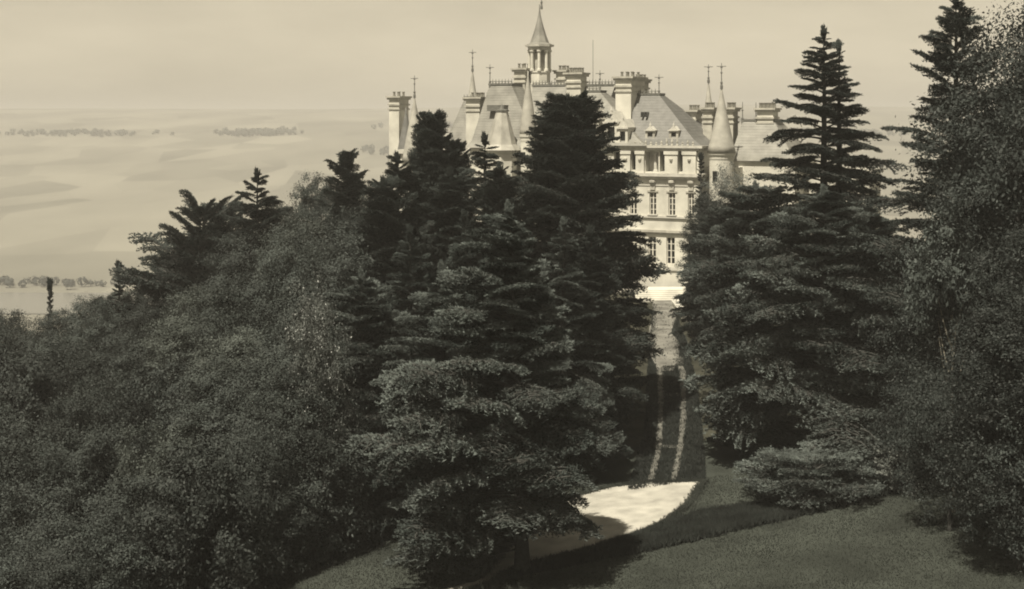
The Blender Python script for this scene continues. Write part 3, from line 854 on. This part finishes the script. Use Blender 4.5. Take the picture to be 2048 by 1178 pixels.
CROWN = {'leaf': [crown_mesh(31+i, M[('leaf', 'leaf_mid', 'leaf_light', 'leaf_dark', 'leaf', 'leaf_mid')[i]], lobes=11+i, clumps=30, leaves=105, ls=(.13, .16, .12, .145, .17, .11)[i]) for i in range(6)],
         'tall': [crown_mesh(51+i, M[('leaf', 'leaf_mid', 'leaf_light')[i]], R=4.6, H=17.0, lobes=40, clumps=18, leaves=100, ls=.15) for i in range(3)],
         'tall_dark': [crown_mesh(91+i, M['leaf_dark'], R=4.6, H=17.0, lobes=44, clumps=16, leaves=105, ls=.14) for i in range(2)],
         'dark': [crown_mesh(95+i, M['leaf_dark'], lobes=22, clumps=17, leaves=100, ls=.13) for i in range(2)],
         'small': [crown_mesh(56+i, M['leaf'], R=1.6, H=2.6, lobes=10, clumps=14, leaves=60, ls=.10) for i in range(2)],
         'small_pale': [crown_mesh(59, M['leaf_pale'], R=1.6, H=2.6, lobes=10, clumps=14, leaves=60, ls=.10)],
         'pale': [crown_mesh(61, M['leaf_pale'], ls=.12, leaves=80, loose=.25)],
         'gloss': [crown_mesh(71, M['leaf_gloss'], R=3.0, H=12.0, lobes=24, leaves=70, ls=.12, loose=.2)]}
CDIM = {'leaf': (4.0, 8.0), 'tall': (4.6, 17.0), 'tall_dark': (4.6, 17.0), 'dark': (4.0, 8.0), 'small': (1.6, 2.6), 'small_pale': (1.6, 2.6), 'pale': (4.0, 8.0), 'gloss': (3.0, 12.0)}
LIMBS = {'bark': [limbs_mesh(5+i, M['bark']) for i in range(3)], 'bark_pale': [limbs_mesh(15, M['bark_pale'])]}

def broadleaf(px, D, top, hw, seed, label, name='broadleaf_tree', kind='leaf', group=None, bole=.22, cat='tree', bark='bark', minh=5.0):
    rnd = random.Random(seed)
    x = (px-CX)/F*D; g = ground(x, D)
    H = max(minh, CZ - (top-CY)/F*D - g); R = hw/F*D
    root = empty(name, (x, D, g), rnd.uniform(0, 6.28)); tag(root, label, cat, group)
    if kind == 'leaf' and H*(1-bole)/(2*R) > 1.45: kind = 'tall'
    if kind == 'dark' and H*(1-bole)/(2*R) > 1.45: kind = 'tall_dark'
    if kind == 'leaf' and R < 2.2: kind = 'small'
    nR, nH = CDIM[kind]
    c = link('crown', rnd.choice(CROWN[kind]), root)
    ch = H*(1-bole)
    c.location = (0, 0, H*bole-.03*ch); c.scale = (R/nR*rnd.uniform(.92, 1.1), R/nR*rnd.uniform(.92, 1.1), ch/nH)
    t = link('trunk', rnd.choice(LIMBS[bark]), root)
    t.scale = (R/4.0*.8, R/4.0*.8, H/9.4)
    return root

# ------------------------------------------------------------------ conifers in the middle
conifer(1045, 68, 428, 215, 1, 'front cedar with a short bare trunk standing at the bend of the pale drive', n=220, zmin=.125, power=.72, p_lo=-1, p_hi=24, lean_px=-26, r0=.34, widest=.34, base=.66, jit=.27, asym=.30,
        extra=((1.7, 2.95, 6.0, -2), (1.5, 3.4, 5.0, -6), (1.25, 3.55, 3.0, -12), (2.0, 3.2, 5.6, 0), (1.9, 2.6, 5.5, -2)))
conifer(1128, 86, 455, 112, 2, 'slim cedar growing against the front cedar on its avenue side', n=140, zmin=.12, power=.7, p_lo=-5, p_hi=26, jit=.27)
conifer(1138, 99, 206, 178, 3, 'tallest dark bushy cedar on the left of the avenue hiding the middle of the chateau', n=290, kind='dark', zmin=.03, power=.46, p_lo=2, p_hi=40, widest=.42, jit=.12, rmin=.06)
conifer(1182, 90, 470, 100, 4, 'dark cedar lining the avenue below the tallest cedar', n=110, kind='dark', zmin=.05, power=.6, p_lo=-8, p_hi=35, widest=.3)
conifer(970, 101, 282, 125, 5, 'small spiky dark fir top beside the round topped yew', name='fir', kind='dark', n=110, zmin=.1, power=.62, p_lo=-5, p_hi=22, jit=.35)
conifer(795, 99, 322, 130, 6, 'cedar with upturned bare tips left of the round topped yew', n=110, kind='dark', zmin=.08, power=.55, p_lo=-2, p_hi=38, jit=.32)
conifer(725, 80, 560, 175, 7, 'broad grey cedar with layered plates beside the glossy leaved tree', n=165, zmin=.06, power=.6, p_lo=-3, p_hi=22, widest=.3, jit=.28)
conifer(885, 75, 545, 150, 8, 'layered grey cedar pressed against the left side of the front cedar', n=160, zmin=.06, power=.6, p_lo=-3, p_hi=22, widest=.3, jit=.28)
conifer(930, 88, 440, 130, 9, 'grey green cedar behind the front cedar below the chateau', n=105, kind='far', zmin=.08, power=.75, p_lo=-6, p_hi=30)
conifer(820, 88, 470, 120, 10, 'grey cedar behind the layered cedars below the left turret', n=105, kind='far', zmin=.08, power=.7, p_lo=-6, p_hi=30)
conifer(515, 114, 352, 120, 11, 'spiky fir breaking the sloping skyline of the wood', name='fir', kind='dark', n=100, zmin=.1, power=.62, p_lo=2, p_hi=28, jit=.35)
conifer(385, 119, 425, 175, 12, 'windswept cedar with branches raised over the valley', kind='far', n=85, zmin=.25, power=.5, p_lo=14, p_hi=40, widest=.55, wind=-.5, lean_px=24, jit=.35)
conifer(690, 113, 318, 85, 13, 'tufted pine top on the skyline left of the chateau', name='pine', kind='dark', n=110, zmin=.2, power=.33, p_lo=10, p_hi=50, jit=.3)
conifer(238, 118, 536, 55, 14, 'small pointed conifer on the low end of the wooded skyline', name='fir', kind='dark', n=60, zmin=.15, power=.8, p_lo=10, p_hi=45)
for k, (px, D, top, hw, lb) in enumerate([(768, 97, 372, 110, 'dark cedar shoulder below the upturned cedar tips'), (902, 96, 352, 105, 'dense dark cedar below the two yews'),
        (1000, 95, 345, 95, 'dense dark cedar between the small fir and the tallest cedar')]):
    conifer(px, D, top, hw, 330+k, lb, n=150, kind='dark' if k != 4 else 'far', zmin=.05, power=.42, p_lo=-4, p_hi=34, widest=.4, jit=.28, rmin=.08)
conifer(862, 104, 252, 85, 15, 'round topped dark yew column in front of the left turret', name='yew', kind='dark', n=200, zmin=.03, power=.33, p_lo=20, p_hi=58, widest=.45, jit=.1, rmin=.25)
conifer(908, 107, 296, 75, 16, 'lower dark yew shoulder beside the round topped yew', name='yew', kind='dark', n=150, zmin=.03, power=.35, p_lo=20, p_hi=55, widest=.4, jit=.1, rmin=.2)
# ------------------------------------------------------------------ conifers on the right
conifer(1648, 98, 70, 175, 20, 'tall open cedar with a bent leader right of the chateau', kind='far', n=140, zmin=.28, power=.80, p_lo=-6, p_hi=22, widest=.42, jit=.32)
conifer(1678, 99, 98, 105, 21, 'second slimmer leader stem close against the tall open cedar', kind='far', n=75, zmin=.35, power=.8, p_lo=-3, p_hi=25, jit=.3)
conifer(1912, 83, 2, 190, 22, 'tall ragged fir with upswept branches rising beside the great broadleaf', name='fir', kind='far', n=130, zmin=.25, power=.72, p_lo=5, p_hi=38, jit=.3, widest=.35)
conifer(1648, 86, 390, 228, 23, 'wide cedar with pale layered plates above the spreading juniper', n=245, zmin=.08, power=.6, p_lo=-2, p_hi=20, widest=.3, jit=.28)
conifer(1512, 99, 380, 142, 24, 'grey cedar overhanging the right side of the avenue', kind='cedar', n=180, zmin=.06, power=.45, p_lo=-3, p_hi=22, widest=.5, jit=.25, base=.55)
conifer(1505, 88, 560, 100, 25, 'low dark cedar at the lower right edge of the avenue', kind='dark', n=100, zmin=.05, power=.6, p_lo=-8, p_hi=30, widest=.3)
conifer(1450, 118, 425, 108, 26, 'dark conifer beside the stone parapet at the head of the avenue', kind='dark', n=150, zmin=.04, power=.45, p_lo=-8, p_hi=30, widest=.35)
conifer(1740, 92, 420, 150, 27, 'dense cedar filling the gap below the tall ragged fir', kind='far', n=115, zmin=.08, power=.65, p_lo=-4, p_hi=30, widest=.3)
conifer(1402, 140, 318, 36, 28, 'small dark cypress in front of the big right turret', name='cypress', kind='dark', n=80, zmin=.06, power=.8, p_lo=10, p_hi=45)
broadleaf(1455, 128, 338, 62, 29, 'pale sunlit broadleaf tree at the foot of the big right turret', kind='pale', bole=.25)
broadleaf(1415, 126, 372, 50, 30, 'paler grey broadleaf between the pale tree and the avenue', kind='leaf', bole=.2)
# big broadleaf trees at the right edge
RG = 'broadleaf trees massed at the right edge'
for i, (px, D, top, hw) in enumerate([(2035, 74, 60, 190), (2075, 80, -30, 170), (1985, 76, 250, 150), (2070, 66, 420, 150), (1930, 76, 400, 120), (2040, 64, 640, 125), (1870, 76, 640, 105), (2080, 62, 560, 170), (1790, 88, 480, 110), (1900, 69, 735, 105), (2040, 62, 800, 130)]):
    broadleaf(px, D, top, hw, 200+i, 'dense broadleaf tree in the mass behind the lawn at the right edge', group=RG, bole=.12, kind='dark')
broadleaf(1905, 72, 440, 85, 260, 'broadleaf tree with a pale bare trunk showing through the dark foliage', kind='leaf', bole=.6, bark='bark_pale')
# ------------------------------------------------------------------ low plants
def spreading(px, D, hw, h, seed, label, n=60):
    rnd = random.Random(seed); x = (px-CX)/F*D; g = ground(x, D); R = hw/F*D
    root = empty('juniper', (x, D, g)); tag(root, label, 'shrub')
    mb = MB(); mb.lathe(0, 0, [(.3, -.3), (.22, .3), (.12, .9)], 8); mb.build('stem', M['bark'], root)
    for i in range(n):
        az = i*GOLD; t = i/n; L = R*(1-.45*t)*rnd.uniform(.65, 1.05)
        k = min(range(4), key=lambda q: abs(math.log(L/NAT[q])))
        b = bpy.data.objects.new('bough', rnd.choice(BOUGH['cedar'][k])); COL.objects.link(b); b.parent = root
        b.location = (rnd.uniform(-.2,.2), rnd.uniform(-.2,.2), .15 + h*.62*t)
        pit = math.radians(rnd.uniform(3, 14) + 14*t)
        b.rotation_euler = (Matrix.Rotation(az, 3, 'Z') @ Matrix.Rotation(-pit, 3, 'Y')).to_euler(); s = L/NAT[k]; b.scale = (s, s*1.1, s)
spreading(1625, 77.5, 170, 2.4, 301, 'wide low spreading juniper at the edge of the lawn')
spreading(1730, 79, 110, 2.0, 302, 'smaller spreading juniper behind the wide one', 45)
broadleaf(1800, 77, 900, 75, 303, 'low pale leafy shrub between the juniper and the dark trees', name='shrub', kind='small_pale', bole=.04, cat='shrub', minh=1.2)
broadleaf(2040, 66, 900, 60, 304, 'small grey shrub at the foot of the right edge trees', name='shrub', bole=.04, cat='shrub', minh=1.2)

# ------------------------------------------------------------------ the wood on the left slope
SK = np.array([(-200,600),(-60,600),(0,606),(42,640),(95,600),(150,570),(230,556),(300,532),(400,500),(450,432),(500,400),(560,368),(640,330),(700,335),(760,350),(860,390),(1000,420)], float)
SKY = lambda p: np.interp(p, SK[:, 0], SK[:, 1])
LG = ['broadleaf trees forming the skyline of the wood', 'broadleaf trees in the middle of the wood', 'broadleaf trees at the lower front of the wood']
LL = ['broadleaf tree on the skyline of the wood against the valley', 'grey green broadleaf tree in the middle of the wooded slope', 'dark broadleaf tree at the low front edge of the wood'] 
rnd = random.Random(77)
rows = [(120, 0, 78, 60), (107, 35, 100, 84), (95, 105, 116, 98), (84, 195, 130, 106), (74, 300, 138, 112), (65, 420, 145, 120), (57, 540, 150, 125)]
i = 0
for D, add, stp, hw in rows:
    p = -110.0 + rnd.uniform(0, 40)
    lim = {120: 790, 107: 840, 95: 740, 84: 660, 74: 640, 65: 520, 57: 330}[D]
    while p < lim:
        top = SKY(p) + add + rnd.uniform(-14, 34)*(1 if add else .6) + max(0, (p-500))*add/215*.10
        q_ = 0 if D > 110 else (1 if D > 80 else 2)
        broadleaf(p, D + rnd.uniform(-3, 3), top, hw*rnd.uniform(.85, 1.15), 400+i, LL[q_], group=LG[q_], bole=.10)
        p += stp*rnd.uniform(.8, 1.15); i += 1
broadleaf(628, 72, 545, 62, 500, 'slim tree with small glittering leaves beside the broad grey cedar', kind='gloss', bole=.05)
conifer(100, 119, 570, 14, 501, 'thin spire of a cypress on the low skyline above the river', name='cypress', kind='dark', n=60, zmin=.03, power=.4, p_lo=55, p_hi=70, widest=.4)
for j, (px, D, top, hw) in enumerate([(600, 76, 640, 110), (560, 72, 760, 110), (660, 74, 800, 110), (740, 78, 830, 90), (470, 68, 860, 110), (620, 71, 940, 80), (540, 69, 960, 90), (720, 75, 960, 80)]):
    broadleaf(px, D, top, hw, 520+j, 'dark undergrowth tree at the foot of the layered cedars beside the lawn', group='undergrowth beside the lower lawn', bole=.06)

# ------------------------------------------------------------------ grass and far woods
def grass_patch(name, pts, material, h, seed, dz=0.0, w=.018):
    rs = np.random.RandomState(seed); n = len(pts)
    P = np.stack([pts[:, 0], pts[:, 1], CZ + rel(pts[:, 0], pts[:, 1]) + dz], 1)
    V, T = tuft_tris(P, np.repeat(np.array([[0, 0, .9]]), n, 0), rs, 3, h, w, .35, .35)
    o = link(name, mesh_np(name, V, T, material)); return o
rs = np.random.RandomState(9)
pts = np.stack([rs.uniform(-15, 32, 120000), rs.uniform(54, 84, 120000)], 1)
def inside(poly, P):
    c = np.zeros(len(P), bool); n = len(poly)
    for a in range(n):
        x0, y0 = poly[a]; x1, y1 = poly[a-1]
        k = ((y0 > P[:, 1]) != (y1 > P[:, 1])) & (P[:, 0] < (x1-x0)*(P[:, 1]-y0)/(y1-y0+1e-12)+x0)
        c ^= k
    return c
dpoly = np.vstack([PX((1405,967),(1380,1008),(1335,1044),(1290,1067),(1200,1098),(1100,1128),(1030,1152),(930,1186),(830,1212)),
                   PX((760,1200),(860,1186),(960,1160),(1020,1090),(1080,1030),(1150,994),(1220,976),(1300,966),(1400,966))])
bpoly = np.vstack([PX(*shadow_n), PX(*shadow_f[::-1])])
ind, inb = inside(dpoly, pts), inside(bpoly, pts)
vis = np.abs(pts[:, 0]/pts[:, 1]) < .42
g = grass_patch('lawn_grass', pts[~ind & ~inb & vis], M['grass_blade'], .07, 12, .03)
tag(g, 'short mown grass blades of the sloping lawn', 'grass', kind='stuff')
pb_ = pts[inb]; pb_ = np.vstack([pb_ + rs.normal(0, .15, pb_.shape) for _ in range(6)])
g = grass_patch('shadow_strip_blades', pb_, M['rough_blade'], .30, 13, .08, .03)  # dark blades put the cedar's shadow into the strip's colour
tag(g, 'dark grass blades carrying the painted shadow between lawn and drive', 'grass', kind='stuff')

e0 = resample(np.vstack([dpoly, dpoly[:1]]), 2600); e0 = np.repeat(e0, 5, 0) + rs.normal(0, .16, (13000, 2))
g = grass_patch('edge_grass', e0, M['grass_blade'], .16, 19, .05, .024)
tag(g, 'ragged grass growing over the edges of the drive', 'grass', kind='stuff')
ap = np.vstack([PX((1255,985),(1270,930),(1290,860),(1292,780),(1296,720),(1302,660),(1306,610)), PX((1350,610),(1362,660),(1382,720),(1396,780),(1404,860),(1410,920),(1412,962))])
c = np.stack([rs.uniform(ap[:, 0].min(), ap[:, 0].max(), 90000), rs.uniform(ap[:, 1].min(), ap[:, 1].max(), 90000)], 1)
c = c[inside(ap, c)]
ppx = CX + F*c[:, 0]/c[:, 1]; ppy = CY - F*rel(c[:, 0], c[:, 1])/c[:, 1]
def dist(tk):
    tk = np.array(sorted([(y, x) for x, y in tk])); return np.abs(ppx - np.interp(ppy, tk[:, 0], tk[:, 1]))
dm = np.minimum(dist(tl), dist(tr))
keep = rs.uniform(0, 1, len(c)) < np.where(ppy > 735, np.clip((dm-1.5)/9.0, .05, 1), np.clip((np.abs(ppx-1330)-14)/30.0, .02, .8))
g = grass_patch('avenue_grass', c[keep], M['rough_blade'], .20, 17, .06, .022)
tag(g, 'rough dark grass growing over the shaded avenue', 'grass', kind='stuff')

def far_trees(name, centres, seed, label, smin=5, smax=10):
    rs = np.random.RandomState(seed)
    parts = []
    for (x, y) in centres:
        w = rs.uniform(smin, smax); g = float(rel(x, y))+CZ; m = 46
        d = rs.normal(0, 1, (m, 3)); d /= np.linalg.norm(d, axis=1)[:, None]
        p = np.array([x, y, g+w*.8]) + d*w*rs.uniform(.5, 1.0, (m, 1))*np.array([1, 1, .8])
        a_ = np.cross(d, rs.normal(0, 1, (m, 3))); a_ /= np.linalg.norm(a_, axis=1)[:, None]; b_ = np.cross(d, a_); q = w*.24
        parts.append((np.stack([p-a_*q, p-b_*q, p+a_*q, p+b_*q], 1).reshape(-1, 3), np.arange(4*m).reshape(-1, 4)))
    v, f = join_np(parts)
    o = link(name, mesh_np(name, v, f, M['leaf'])); tag(o, label, 'wood', kind='stuff'); return o
rs = np.random.RandomState(3)
cs = [(x, 1010+25*math.sin(x/310)+rs.normal(0, 8)) for x in np.arange(-700, 250, 4.5)]
far_trees('riverside_trees', cs, 5, 'hazy line of trees along the far bank of the river', 2.5, 5)
cs = []
for _ in range(9):
    x0, y0 = rs.uniform(-1500, 700), rs.uniform(1900, 3000)
    k = int(rs.uniform(50, 130)); sx = rs.uniform(30, 90)
    cs += [(x0+rs.normal(0, sx), y0+rs.normal(0, 30)) for _ in range(k)]
far_trees('distant_wood', cs, 6, 'hazy scattered woods on the far hillside', 4, 8)

# ------------------------------------------------------------------ haze
hz = bpy.data.materials.new('valley_haze'); hz.use_nodes = True
N, L = hz.node_tree.nodes, hz.node_tree.links
N.clear()
pv = N.new("ShaderNodeVolumePrincipled"); ou = N.new("ShaderNodeOutputMaterial")
pv.inputs["Color"].default_value = (.92, .91, .89, 1); pv.inputs["Density"].default_value = 3.4e-4; pv.inputs["Anisotropy"].default_value = 0.0
L.new(pv.outputs[0], ou.inputs["Volume"])
mb = MB(); mb.box(-9500, 9500, -80, 15800, CZ-121.5, CZ+45)
hb = mb.build('haze', hz); tag(hb, 'pale summer haze filling the valley', 'haze', kind='stuff')
